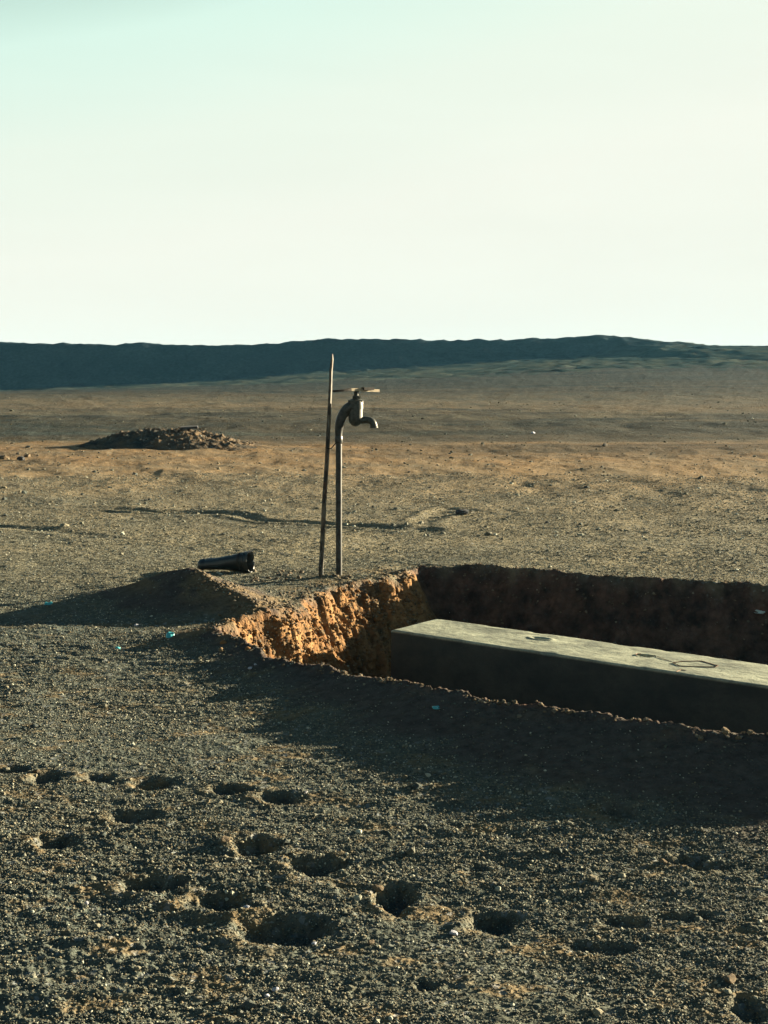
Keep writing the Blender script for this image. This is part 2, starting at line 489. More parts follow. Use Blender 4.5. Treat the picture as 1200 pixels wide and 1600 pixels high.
# ------------------------------------------------------------------ ground sheet
def build_ground():
    th = list(np.arange(0, R(20.5), .00125))
    s = .00125
    a = th[-1]
    while a < math.pi:
        s *= 1.11
        a += s
        th.append(min(a, math.pi))
    th = np.array(th)
    th = np.concatenate([-th[:0:-1], th])              # -pi .. pi
    rs = [0.15, .5, .9, 1.3, 1.65, 1.9, 2.05]
    r = 2.15
    while r < 3000:
        rs.append(r)
        if r < 9.3: dr = min(r * r / 1500, .0135)
        elif r < 12: dr = .03
        else: dr = max(.03, r * r / 2600)
        if r > 60: dr = min(dr, r * .035)
        r += dr
    rs.append(3000)
    rs = np.array(rs)
    T, RR = np.meshgrid(th, rs)
    X = (RR * np.sin(T)).ravel(); Y = (RR * np.cos(T)).ravel()
    Z, clay, dug = terrain(X, Y)
    orange = terrain.orange; sandy = terrain.sandy
    far = smooth(170, 260, np.hypot(X, Y))
    Z = Z * (1 - far) - 2.0 * far
    # centre vertex closes the sheet under the viewer
    nT, nR = len(th), len(rs)
    idx = np.arange(nT * nR).reshape(nR, nT)
    f = np.stack([idx[:-1, :-1], idx[:-1, 1:], idx[1:, 1:], idx[1:, :-1]], -1).reshape(-1, 4)[:, ::-1]
    me = new_mesh('ground', np.stack([X, Y, Z], -1), f)
    add_attr(me, 'clay', clay); add_attr(me, 'dug', dug); add_attr(me, 'orange', orange); add_attr(me, 'sandy', sandy)
    o = link('ground', me, M_GROUND, kind='structure')
    print('ground tris', len(f) * 2, nR, nT)
    return o
build_ground()

# ------------------------------------------------------------------ hill along the skyline
def build_hill():
    # crest height follows the photograph's skyline
    sk = [(-900, 545), (-500, 541), (-200, 536), (0, 535), (60, 537), (130, 538), (180, 541), (215, 536), (260, 539), (320, 541), (380, 540), (430, 536), (470, 533), (515, 530),
          (560, 531), (620, 531), (680, 533), (740, 531), (800, 531), (860, 530), (890, 527), (940, 525), (975, 528), (1010, 533), (1060, 537), (1100, 540), (1160, 543), (1220, 546), (1500, 556), (1900, 562)]
    D = 150.0
    px = np.array([a for a, _ in sk], float); py = np.array([b for _, b in sk], float)
    cx = (px - 600) / FPX * D
    cz = CAM_H + (HORIZON - py) / FPX * D
    xs = np.linspace(-190, 190, 1000)
    v = np.concatenate([np.linspace(-80, -16, 60), np.linspace(-15.5, 4, 90), np.linspace(4.6, 70, 30)])
    Xg, V = np.meshgrid(xs, v)
    bend = 6 * fbm(Xg * .012, Xg * 0 + 1, 2)
    Yg = D + V + bend
    crest = np.interp(Xg, cx, cz) + .18 * fbm(Xg * .5, Xg * 0 + .3, 4)
    base = far_field(Xg, np.where(V < 0, Yg, D + bend))
    base0 = far_field(Xg, D + bend)
    h = np.maximum(crest - base0, .15)
    steep = smooth(38, 20, Xg)                          # right of the peak the bank turns into an even slope
    wf = (8.5 + 1.5 * fbm(Xg * .06, Xg * 0 + 3, 2)) * steep + 45 * (1 - steep)
    tf = np.clip(1 + V / wf, 0, 1)
    front = (1 - .20 * steep) * tf + .20 * steep * np.exp(np.minimum(V + wf * 0, 0) / 15)
    back = 1 - smooth(6, 75, V)
    relief = .30 * fbm(Xg * .20, V * .22, 4) + .24 * fbm(Xg * .8, V * .6, 4)
    fade = smooth(-80, -45, V) * (.75 + .25 * smooth(-wf - 12, -wf + 3, V))
    z = np.where(V < 0, base + h * front, base + h * back)
    z += relief * fade * np.minimum(h, 2) / 2 * np.clip(.6 + .4 * np.clip(-V / 3, 0, 1), 0, 1)
    z -= .35 * smooth(-45, -80, V)
    z[0, :] -= 1.0; z[-1, :] = -3
    nR, nT = Xg.shape
    idx = np.arange(nR * nT).reshape(nR, nT)
    f = np.stack([idx[:-1, :-1], idx[:-1, 1:], idx[1:, 1:], idx[1:, :-1]], -1).reshape(-1, 4)
    me = new_mesh('hill', np.stack([Xg.ravel(), Yg.ravel(), z.ravel()], -1), f)
    add_attr(me, 'foot', np.maximum(smooth(-8, -15, V), .8 * (1 - steep)).ravel())
    link('hill', me, M_HILL, kind='structure')
build_hill()

# ------------------------------------------------------------------ loose stones
def rock_mesh(name, seed, sub=2, squash=(1, .8, .55), amp=.35):
    bm = bmesh.new()
    bmesh.ops.create_icosphere(bm, subdivisions=sub, radius=1)
    rr = random.Random(seed)
    cuts = [Vector((rr.gauss(0, 1), rr.gauss(0, 1), rr.gauss(0, 1))).normalized() for _ in range(9)]
    lim = [rr.uniform(.62, .92) for _ in cuts]
    for v in bm.verts:
        p = v.co.copy()
        for c, l in zip(cuts, lim):
            d = p.dot(c)
            if d > l: p -= c * (d - l)
        p *= 1 + rr.uniform(-amp, amp) * .22
        v.co = Vector((p.x * squash[0], p.y * squash[1], p.z * squash[2]))
    me = bpy.data.meshes.new(name)
    bm.to_mesh(me); bm.free()
    return me

def scatter(name, pts, scales, mat, label=None, parent=None, sub=1):
    """many small stones as one object: points carrying a pebble each"""
    me = bpy.data.meshes.new(name)
    me.vertices.add(len(pts)); me.vertices.foreach_set('co', np.asarray(pts, np.float32).ravel())
    add_attr(me, 'size', scales)
    o = link(name, me, None, parent, kind='stuff')
    if label: o['label'] = label
    ng = bpy.data.node_groups.new(name, 'GeometryNodeTree')
    ng.interface.new_socket('Geometry', in_out='INPUT', socket_type='NodeSocketGeometry')
    ng.interface.new_socket('Geometry', in_out='OUTPUT', socket_type='NodeSocketGeometry')
    N, L = ng.nodes, ng.links
    gi = N.new('NodeGroupInput'); go = N.new('NodeGroupOutput')
    inst = N.new('GeometryNodeInstanceOnPoints')
    join = N.new('GeometryNodeJoinGeometry')
    for k in range(4):
        ico = N.new('GeometryNodeMeshIcoSphere'); ico.inputs['Radius'].default_value = 1; ico.inputs['Subdivisions'].default_value = sub + 1
        sp = N.new('GeometryNodeSetPosition')
        nz = N.new('ShaderNodeTexNoise'); nz.noise_dimensions = '4D'; nz.inputs['W'].default_value = 3.7 * k
        nz.inputs['Scale'].default_value = 1.1; nz.inputs['Detail'].default_value = 1
        pos = N.new('GeometryNodeInputPosition')
        sub_ = N.new('ShaderNodeVectorMath'); sub_.operation = 'SUBTRACT'; sub_.inputs[1].default_value = (.5, .5, .5)
        mul = N.new('ShaderNodeVectorMath'); mul.operation = 'MULTIPLY'; mul.inputs[1].default_value = (1.9, 1.9, 1.9)
        L.new(pos.outputs[0], nz.inputs['Vector'])
        L.new(nz.outputs['Color'], sub_.inputs[0]); L.new(sub_.outputs[0], mul.inputs[0]); L.new(mul.outputs[0], sp.inputs['Offset'])
        L.new(ico.outputs[0], sp.inputs['Geometry'])
        sm = N.new('GeometryNodeSetMaterial'); sm.inputs['Material'].default_value = mat
        sc = N.new('GeometryNodeTransform'); sc.inputs['Scale'].default_value = (1, .8 + .1 * (k % 2), .55 + .12 * (k % 3))
        L.new(sp.outputs[0], sc.inputs[0]); L.new(sc.outputs[0], sm.inputs[0])
        gti = N.new('GeometryNodeGeometryToInstance')
        L.new(sm.outputs[0], gti.inputs[0]); L.new(gti.outputs[0], join.inputs[0])
    L.new(gi.outputs[0], inst.inputs['Points']); L.new(join.outputs[0], inst.inputs['Instance'])
    inst.inputs['Pick Instance'].default_value = True
    rot = N.new('FunctionNodeRandomValue'); rot.data_type = 'FLOAT_VECTOR'
    rot.inputs[0].default_value = (-.5, -.5, 0); rot.inputs[1].default_value = (.5, .5, 6.283)
    ri = N.new('FunctionNodeRandomValue'); ri.data_type = 'INT'; ri.inputs[4].default_value = 0; ri.inputs[5].default_value = 3; ri.inputs['Seed'].default_value = 5
    L.new(ri.outputs[2], inst.inputs['Instance Index'])
    L.new(rot.outputs[0], inst.inputs['Rotation'])
    at = N.new('GeometryNodeInputNamedAttribute'); at.data_type = 'FLOAT'; at.inputs[0].default_value = 'size'
    L.new(at.outputs[0], inst.inputs['Scale'])
    L.new(inst.outputs[0], go.inputs[0])
    md = o.modifiers.new('pebbles', 'NODES'); md.node_group = ng
    return o

def sector_points(n, r0, r1, power=1.0, ang=24):
    """random ground points, thinner with distance"""
    u = rng.random(n)
    if power == 0: r = r0 * (r1 / r0) ** u
    else: r = (r0 ** -power + u * (r1 ** -power - r0 ** -power)) ** (-1 / power)
    a = rng.uniform(-R(ang), R(ang), n)
    return r * np.sin(a), r * np.cos(a), r

def gravel():
    X, Y, r = sector_points(560000, 2.1, 16, .25)
    dens = fbm(X * 1.3, Y * 1.3, 3)
    k = rng.random(len(X)) < np.clip(.75 + .9 * dens, .15, 1)
    X, Y, r = X[k], Y[k], r[k]
    Z, clay, dug = terrain(X, Y)
    k = rng.random(len(X)) > np.maximum(np.maximum(dug * .93, clay * .985), terrain.sandy * .6)
    X, Y, r, Z = X[k], Y[k], r[k], Z[k]
    size = .00125 * np.exp(rng.normal(0, .45, len(X))) + .00022 * r
    big = rng.random(len(X)) < .010
    size[big] *= 2.0
    size[rng.random(len(X)) < .0012] *= 4.0
    size = np.minimum(size, .015)
    scatter('gravel', np.stack([X, Y, Z + size * .2], -1), size, M_PEBBLE)
gravel()

def mid_stones():
    X, Y, r = sector_points(3600, 10, 55, .9, 20)
    Z, clay, dug = terrain(X, Y)
    size = .007 * np.exp(rng.normal(0, .5, len(X))) * (1 + r / 50)
    scatter('scattered_stones', np.stack([X, Y, Z], -1), np.minimum(size, .05), M_PEBBLE)
mid_stones()

def crumbs():
    """crumbled soil along the lips of the pit and on the spoil"""
    P = []; Sz = []
    chain = near_pts + []
    for i in range(len(chain) - 1):
        a, b = chain[i], chain[i + 1]
        n = int(math.hypot(a[0] - b[0], a[1] - b[1]) * 300)
        for _ in range(n):
            t = random.random()
            P.append((a[0] + (b[0] - a[0]) * t + random.gauss(.01, .025), a[1] + (b[1] - a[1]) * t + random.gauss(.01, .03)))
            Sz.append(random.uniform(.003, .011) * (1.5 if random.random() < .07 else 1))
    for chain, dens, sp, s0, s1 in ((back_pts, 260, .05, .003, .010), (left_pts + [near_pts[0]], 520, .09, .003, .011), (spoil_pts[1:5], 700, .08, .003, .012)):
        for i in range(len(chain) - 1):
            a, b = chain[i], chain[i + 1]
            n = int(math.hypot(a[0] - b[0], a[1] - b[1]) * dens)
            for _ in range(n):
                t = random.random()
                P.append((a[0] + (b[0] - a[0]) * t + random.gauss(0, sp), a[1] + (b[1] - a[1]) * t + random.gauss(0, sp)))
                Sz.append(random.uniform(s0, s1))
    P = np.array(P); Sz = np.array(Sz)
    k = rng.random(len(P)) < np.clip(.45 + 1.3 * fbm(P[:, 0] * 5, P[:, 1] * 5, 2), .05, 1)
    P, Sz = P[k], Sz[k]
    Z, _, _ = terrain(P[:, 0], P[:, 1])
    scatter('crumbled_soil', np.stack([P[:, 0], P[:, 1], Z + Sz * .15], -1), Sz, M_DIRT)
    # crumbs lying on the sunlit left wall
    n = 5200
    t = rng.random(n); lp = np.array(left_pts + [near_pts[0]])
    seg = np.clip((t * (len(lp) - 1)).astype(int), 0, len(lp) - 2); ft = t * (len(lp) - 1) - seg
    base = lp[seg] * (1 - ft[:, None]) + lp[seg + 1] * ft[:, None]
    off = rng.random(n) ** .8 * .5
    X = base[:, 0] + off * .87 + rng.normal(0, .02, n); Y = base[:, 1] - off * .49 + rng.normal(0, .02, n)
    Z, clay, _ = terrain(X, Y)
    k = clay > .6
    sz = rng.uniform(.003, .012, n)[k]
    scatter('clay_crumbs', np.stack([X[k], Y[k], Z[k] + sz * .2], -1), sz, M_CLOD)
crumbs()

ROCKS = [rock_mesh('stone', 100 + i, 2) for i in range(6)]
def stone(px, py, size_px, mat, label, name='stone', cat='stone', group=None, sx=1.0, mesh=None):
    x, y, z = on_ground(px, py)
    s = size_px * y / FPX / 2
    me = (mesh or random.choice(ROCKS)).copy()
    me.materials.clear()
    o = link(name, me, mat, label=label, category=cat)
    if group: o['group'] = group
    o.location = (x, y, z + s * .28)
    o.scale = (s * sx, s, s)
    o.rotation_euler = (random.uniform(-.3, .3), random.uniform(-.3, .3), random.uniform(0, 6.28))
    return o

stone(417, 1561, 12, M_PALE, 'angular white stone near the bottom edge, left of its round neighbour')
stone(430, 1548, 13, M_PALE, 'rounded pale stone near the bottom edge, touching the angular white one')
stone(708, 1461, 17, M_PALE, 'pale flat stone at the near lip of the hollow right of centre', sx=1.3)
stone(385, 1420, 13, M_PALE, 'pale stone at the right end of the wide footprint in the foreground')
stone(491, 1478, 10, M_PALE, 'small white pebble on the near edge of the largest footprint')
stone(135, 1412, 9, M_PALE, 'small white pebble alone on gravel at the lower left')
stone(213, 979, 9, M_PALE, 'small sunlit tan stone at the tip of the mound shadow')
stone(391, 1046, 9, M_PALE, 'pale stone in the shaded soil below the lit pit wall, left of its pair')
stone(399, 1041, 7, M_PALE, 'smaller pale stone in the shaded soil below the lit pit wall, right of its pair')
stone(478, 1241, 9, M_PALE, 'upright pale pebble beside the rightmost footprint of the upper row')
stone(833, 678, 9, M_PALE, 'white stone far out on the plain, right of the tap spout')
stone(1140, 1536, 26, M_DIRT, 'grey stone half sunk in gravel at the lower right corner', sx=1.2)
stone(580, 1474, 15, M_DIRT, 'tan stone half buried right of the largest footprint')
stone(57, 1218 - 9, 12, M_DIRT, 'tan clod on the left lip of the first footprint of the upper row', 'dirt_clod', 'clod')
stone(352, 1318, 22, M_DIRT, 'knobbly tan clod on the left lip of the middle footprint', 'dirt_clod', 'clod')
stone(590, 1402, 22, M_DIRT, 'knobbly clod on the left lip of the deep round hole', 'dirt_clod', 'clod')
stone(1037, 1352, 15, M_DIRT, 'sunlit clod beside the low step at the right', 'dirt_clod', 'clod')
for px, py, s, w in ((6, 716, 18, 'leftmost, squat'), (28, 708, 8, 'small upper'), (33, 717, 15, 'dark middle'), (43, 712, 12, 'rightmost, tan')):
    stone(px, py + 2, s, M_DARKROCK if 'dark' in w else M_DIRT, f'{w} rock of the little heap at the far left edge', 'rock', 'rock')
stone(945, 697, 11, M_DIRT, 'small low rock lying alone on the tan plain at the right', 'rock', 'rock', sx=1.9)
stone(722, 803, 20, M_DARKROCK, 'dark low clod where the wheel rut ends behind the pit', 'dirt_clod', 'clod', sx=1.4)

# clods on the sunlit wall and along the lips
CLODM = [rock_mesh('dirt_clod', 300 + i, 2, (1, .85, .75), .6) for i in range(5)]
for m in CLODM: m.materials.append(M_CLOD)
def clod(px, py, s_px, label, group, mesh=None):
    x, y, z = on_ground(px, py)
    s = s_px * y / FPX / 2
    o = bpy.data.objects.new('dirt_clod', mesh or random.choice(CLODM)); COL.objects.link(o)
    o['label'] = label; o['category'] = 'clod'; o['group'] = group
    o.location = (x, y, z + s * .1); o.scale = (s, s, s * random.uniform(.7, 1.1))
    o.rotation_euler = (random.uniform(-.6, .6), random.uniform(-.6, .6), random.uniform(0, 6.28))
for _ in range(34):
    t = random.random()
    px = 350 + t * 290 + random.uniform(-12, 12); py = 985 - t * 78 + random.uniform(2, 58 - 10 * t)
    clod(px, py, random.uniform(7, 15), 'orange clay clod stuck in the sunlit left wall of the pit', 'clay clods of the pit wall')
CLODD = []
for m in CLODM:
    m2 = m.copy(); m2.materials.clear(); m2.materials.append(M_DIRT); CLODD.append(m2)
for _ in range(16):
    i = random.randrange(len(NEAR) - 4); a, b = NEAR[i], NEAR[i + 1]; t = random.random()
    clod(a[0] + (b[0] - a[0]) * t, a[1] + (b[1] - a[1]) * t + random.uniform(-2, 3), random.uniform(5, 10),
         'tan crumb of soil on the near lip of the pit', 'soil crumbs along the near lip', random.choice(CLODD))
for _ in range(30):
    clod(random.uniform(392, 475), random.uniform(893, 912), random.uniform(5, 11),
         'pale crumb of soil between the black tube and the rod', 'soil crumbs beside the black tube', random.choice(CLODD))

for _ in range(9):
    clod(random.uniform(514, 548), random.uniform(898, 906), random.uniform(5, 9),
         'small crumb of soil at the foot of the tap pipe', 'soil crumbs at the foot of the pipe', random.choice(CLODD))

# ------------------------------------------------------------------ far mound of earth and rubble
def far_mound():
    x0, y0 = pix(92, 704); x1, _ = pix(388, 704)
    cx, w = (x0 + x1) / 2, (x1 - x0) / 2
    zb = hz(cx, y0)
    root = thing('rubble_mound', (cx, y0 + .9, zb), 'low dark mound of earth topped with rubble out on the plain', 'mound')
    nx, ny = 150, 50
    u = np.linspace(-1.05, 1.15, nx); v = np.linspace(-1, 1, ny)
    U, V = np.meshgrid(u, v)
    prof = np.interp(U, [-1.05, -1, -.8, -.55, -.35, -.2, 0, .35, .5, .75, 1, 1.15], [0, .02, .28, .66, .88, .95, .97, .98, .78, .45, .12, 0])
    hh = 29 * (y0) / FPX
    Zm = hh * prof * np.clip(1 - np.abs(V) ** 1.7, 0, 1)
    Zm += (.07 * fbm(U * 7, V * 5, 4) + .05 * fbm(U * 22, V * 12, 3)) * np.clip(prof * 2, 0, 1) * np.clip(1.2 - np.abs(V), 0, 1)
    Xm = U * w; Ym = V * 1.0 + .1 * perlin(U * 3, V * 0)
    Zm -= .03; Zm[0, :] -= .25; Zm[-1, :] -= .25; Zm[:, 0] -= .1; Zm[:, -3:] -= .15
    idx = np.arange(nx * ny).reshape(ny, nx)
    f = np.stack([idx[:-1, :-1], idx[:-1, 1:], idx[1:, 1:], idx[1:, :-1]], -1).reshape(-1, 4)
    t = NT('mound_earth', .97, 0)
    c = t.mix(t.ramp(t.noise(2.5, 5), [(.35, 0.0), (.65, 1.0)]), (.030, .034, .034), (.105, .078, .052))
    t.color(c); t.normal(t.bump(t.noise(14, 5), .06, .8))
    link('earth', new_mesh('earth', np.stack([Xm.ravel(), Ym.ravel(), Zm.ravel()], -1), f), t.m, root)
    # rubble on the right-hand half and top
    n = 240
    U = rng.normal(.3, .38, n); V = rng.uniform(-1, .3, n)
    pr = np.interp(U, [-1.05, -1, -.8, -.55, -.35, -.2, 0, .35, .5, .75, 1, 1.15], [0, .02, .28, .66, .88, .95, .97, .98, .78, .45, .12, 0])
    Z = hh * pr * np.clip(1 - np.abs(V) ** 1.7, 0, 1)
    k = (U > -.5) & (U < 1.1)
    scatter('rubble', np.stack([U[k] * w, V[k], Z[k] + .01], -1), rng.uniform(.004, .013, k.sum()) * np.where(rng.random(k.sum()) < .08, 1.8, 1), M_RUBBLE, parent=root)
    bm = bmesh.new()
    bmesh.ops.create_cube(bm, size=1)
    for vv in bm.verts: vv.co = Vector((vv.co.x * .27, vv.co.y * .2, vv.co.z * .035))
    bmesh.ops.bevel(bm, geom=bm.edges[:], offset=.008, segments=1)
    me = bpy.data.meshes.new('slab'); bm.to_mesh(me); bm.free()
    s = link('board', me, M_DARKROCK, label='dark flat board lying on top of the far rubble mound', category='board')
    s.location = (cx + .30 * w, y0 + .8, zb + hh + .01); s.rotation_euler = (.05, -.06, .1)
M_RUBBLE = rock_material('rubble', [(.030, .034, .034), (.075, .062, .045), (.050, .052, .048), (.11, .08, .055), (.045, .05, .048), (.16, .16, .14)])
far_mound()

# ------------------------------------------------------------------ concrete beam in the pit
BEAM_TOP = -.10
def beam():
    a = Vector((*pix(611, 984, BEAM_TOP), BEAM_TOP)); b = Vector((*pix(1200, 1072, BEAM_TOP), BEAM_TOP))
    c = Vector((*pix(683, 966, BEAM_TOP), BEAM_TOP))
    ex = (b - a).normalized(); ey = Vector((-ex.y, ex.x, 0))
    W = abs((c - a).dot(ey)); L = 4.2; Hh = .46
    shear = (c - a).dot(ex) / W
    print('beam width', W, 'shear', shear)
    root = thing('concrete_beam', a, 'long weathered concrete beam lying in the pit, its pale top in the sun', 'beam', rot=(0, 0, math.atan2(ex.y, ex.x)))
    def local(px, py):
        p = Vector((*pix(px, py, BEAM_TOP), BEAM_TOP)) - a
        return p.dot(ex), p.dot(ey)
    h1 = local(1008, 1024); h2 = local(845, 998); h3 = local(655, 976)
    nx, ny = 900, 90
    u = np.linspace(0, L, nx); v = np.linspace(0, W, ny)
    U, V = np.meshgrid(u, v)
    Z = .003 * fbm(U * 2, V * 5, 3) + .0007 * fbm(U * 25, V * 40, 3)
    Z -= .30 * smooth(1.0, .9, np.hypot((U - h1[0]) / .044, (V - h1[1]) / .028))
    Z += .002 * np.exp(-((np.hypot((U - h1[0]) / .044, (V - h1[1]) / .028) - 1.15) / .12) ** 2)
    Z -= .02 * smooth(1.0, .5, np.hypot((U - h2[0]) / .045, (V - h2[1]) / .018))
    Z += .0035 * np.exp(-((np.hypot((U - h2[0]) / .06, (V - h2[1]) / .03) - 1.1) / .2) ** 2)
    edge = np.minimum(np.minimum(V, W - V), U)
    Z -= .006 * np.exp(-edge / .004) + np.exp(-edge / .012) * .020 * np.clip(perlin(U * 8, V * 9 + 3) * 1.8 - .30, 0, 1)
    Up = U + shear * 0; 
    Vp = V + .004 * perlin(U * 2.5, V * 0) * np.where(V < W / 2, -1, 1)
    pts = [np.stack([Up.ravel(), Vp.ravel(), Z.ravel()], -1)]
    idx = np.arange(nx * ny).reshape(ny, nx)
    faces = [np.stack([idx[:-1, :-1], idx[:-1, 1:], idx[1:, 1:], idx[1:, :-1]], -1).reshape(-1, 4)]
    # skirt round the outline, several rows down
    ring = np.concatenate([idx[0, :], idx[1:, -1], idx[-1, -2::-1], idx[-2:0:-1, 0]])
    P0 = pts[0][ring]; off = nx * ny
    prev = ring
    rows = 14
    for k in range(1, rows + 1):
        d = Hh * k / rows
        P = P0.copy(); P[:, 2] = P0[:, 2] * max(0, 1 - k) - d
        bulge = .006 * perlin(P0[:, 0] * 3 + P0[:, 1] * 5, np.full(len(P0), d * 6))
        nrm = np.zeros((len(P0), 2)); 
        P[:, 1] += np.where(P0[:, 1] < W / 2, -bulge, bulge)
        pts.append(P)
        cur = off + np.arange(len(ring)); off += len(ring)
        faces.append(np.stack([prev, cur, np.roll(cur, -1), np.roll(prev, -1)], -1))
        prev = cur
    me = new_mesh('body', np.concatenate(pts), np.concatenate(faces))
    nz = np.empty(len(me.polygons) * 3, np.float32); me.polygons.foreach_get('normal', nz)
    me.polygons.foreach_set('use_smooth', np.abs(nz.reshape(-1, 3)[:, 2]) > .8)
    t = NT('concrete', .9, .06)
    n1 = t.noise(3.4, 7, .7, stretch=(.8, 1.5, 1)); n2 = t.noise(16, 6, .65, stretch=(.8, 1.2, 1)); n3 = t.noise(110, 3)
    c = t.mix(t.ramp(n1, [(.38, 0.0), (.60, 1.0)]), (0.1161, 0.1305, 0.1087), (0.2838, 0.3045, 0.2349))
    c = t.mix(t.ramp(n2, [(.52, 0.0), (.66, .6)]), c, (0.0688, 0.0783, 0.0653))
    c = t.mix(t.ramp(t.noise(2.2, 5, .7, stretch=(.35, 3, 1), dist=1.5), [(.55, 0.0), (.68, .7)]), c, (0.0860, 0.0827, 0.0609))
    c = t.mix(1.0, c, t.ramp(n3, [(.3, .8), (.7, 1.15)]), 'MULTIPLY')
    # sides painted blue-black below the top edge: their shade is in the colour
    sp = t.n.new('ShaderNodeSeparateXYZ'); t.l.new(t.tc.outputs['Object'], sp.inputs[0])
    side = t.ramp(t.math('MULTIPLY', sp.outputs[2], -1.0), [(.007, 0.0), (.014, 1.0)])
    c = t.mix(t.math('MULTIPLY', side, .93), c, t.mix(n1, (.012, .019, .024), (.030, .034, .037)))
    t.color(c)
    t.normal(t.bump(n2, .006, .5, t.bump(n3, .002, .5)))
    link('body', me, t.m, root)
    rust = NT('rusty_wire', .8, .3)
    rust.color(rust.mix(rust.noise(60), (.10, .045, .025), (.20, .10, .05)))
    # twisted wire loop lying on top
    loop_px = [(1051, 1036), (1068, 1034), (1096, 1033), (1122, 1041), (1118, 1043), (1086, 1042), (1062, 1041), (1051, 1036)]
    pts3 = []
    for i, (px, py) in enumerate(loop_px):
        lx, ly = local(px, py); pts3.append(Vector((lx, ly, .002 + .001 * math.sin(i * 2.1))))
    tube('wire_loop', pts3, [.0020] * len(pts3), rust.m, root, seg=6)
    pts3 = [Vector((*local(px, py), .002)) for px, py in ((1057, 1050), (1064, 1047), (1072, 1048))]
    tube('wire_stub', pts3, [.0014] * 3, rust.m, root, seg=6)
    pts3 = [Vector((*local(px, py), .0015)) for px, py in ((1022, 1024), (1036, 1030), (1050, 1034))]
    tube('thin_wire', pts3, [.0010] * 3, rust.m, root, seg=5)
    ring_pts = [Vector((h1[0] + .046 * math.cos(k * math.pi / 8), h1[1] + .030 * math.sin(k * math.pi / 8), .0005)) for k in range(6, 11)]
    tube('hole_ring', ring_pts, [.0018] * 5, rust.m, root, seg=6)
    return root

def tube_geo(pts, rads, seg=12, cap=True, flat=1.0):
    pts = [Vector(p) for p in pts]
    V = []; F = []
    n = len(pts)
    ref = Vector((0, 1, 0))
    up = None
    for i, p in enumerate(pts):
        d = (pts[min(i + 1, n - 1)] - pts[max(i - 1, 0)]).normalized()
        if up is None:
            up = d.orthogonal().normalized() if abs(d.dot(ref)) > .9 else (ref - d * ref.dot(d)).normalized()
        up = (up - d * up.dot(d)).normalized()
        side = d.cross(up)
        for k in range(seg):
            a = 2 * math.pi * k / seg
            V.append(p + up * math.cos(a) * rads[i] * flat + side * math.sin(a) * rads[i])
    for i in range(n - 1):
        for k in range(seg):
            k2 = (k + 1) % seg
            F.append((i * seg + k, i * seg + k2, (i + 1) * seg + k2, (i + 1) * seg + k))
    if cap:
        F.append(tuple(range(seg))[::-1]); F.append(tuple((n - 1) * seg + k for k in range(seg)))
    return V, F

def mesh_vf(name, V, F, smooth_shade=True, angle=40):
    me = bpy.data.meshes.new(name)
    me.from_pydata([tuple(v) for v in V], [], F)
    bm = bmesh.new(); bm.from_mesh(me)
    bmesh.ops.recalc_face_normals(bm, faces=bm.faces[:])
    for f in bm.faces: f.smooth = smooth_shade
    for e in bm.edges:
        if len(e.link_faces) == 2 and e.calc_face_angle(0) > R(angle): e.smooth = False
    bm.to_mesh(me); bm.free()
    return me

def tube(name, pts, rads, mat, parent=None, seg=12, cap=True, flat=1.0, **props):
    V, F = tube_geo(pts, rads, seg, cap, flat)
    return link(name, mesh_vf(name, V, F), mat, parent, **props)

def smooth_path(pts, rads, n=6):
    out = []; rr = []
    P = [Vector(p) for p in pts]
    P = [P[0] * 2 - P[1]] + P + [P[-1] * 2 - P[-2]]
    for i in range(1, len(P) - 2):
        for k in range(n):
            t = k / n
            a, b, c, d = P[i - 1], P[i], P[i + 1], P[i + 2]
            out.append(.5 * ((2 * b) + (c - a) * t + (2 * a - 5 * b + 4 * c - d) * t * t + (3 * b - a - 3 * c + d) * t ** 3))
            rr.append(rads[i - 1] * (1 - t) + rads[i] * t)
    out.append(P[-2]); rr.append(rads[-1])
    return out, rr

def lathe(name, profile, axis_pt, mat, parent, seg=20, squash=1.0, **props):
    """profile: (radius, z) pairs from bottom to top about a vertical axis"""
    V = []; F = []
    for r, z in profile:
        for k in range(seg):
            a = 2 * math.pi * (k + .5) / seg
            V.append(Vector((axis_pt[0] + r * math.cos(a), axis_pt[1] + r * squash * math.sin(a), z)))
    n = len(profile)
    for i in range(n - 1):
        for k in range(seg):
            k2 = (k + 1) % seg
            F.append((i * seg + k, i * seg + k2, (i + 1) * seg + k2, (i + 1) * seg + k))
    F.append(tuple(range(seg))[::-1]); F.append(tuple((n - 1) * seg + k for k in range(seg)))
    return link(name, mesh_vf(name, V, F, angle=35), mat, parent, **props)
beam()

# ------------------------------------------------------------------ standpipe with its tap
def metal(name, a, b, rough=.45, metallic=.6, scale=30):
    t = NT(name, rough, .22)
    n = t.noise(scale, 5, .6)
    t.color(t.mix(t.ramp(n, [(.35, 0.0), (.65, 1.0)]), a, b))
    t.b.inputs['Metallic'].default_value = metallic
    t.normal(t.bump(t.noise(scale * 5, 4), .0002, .5))
    return t.m
M_PIPE = metal('galvanised_pipe', (.008, .011, .013), (.045, .047, .043), .40, .0)
M_BODY = metal('tap_casting', (.012, .016, .016), (.050, .055, .048), .45, .0, 60)
M_HANDLE = metal('tap_handle', (.16, .135, .09), (.26, .22, .15), .6, .1, 50)
M_GRIP = metal('handle_tab', (.008, .008, .008), (.018, .016, .014), .8, 0)

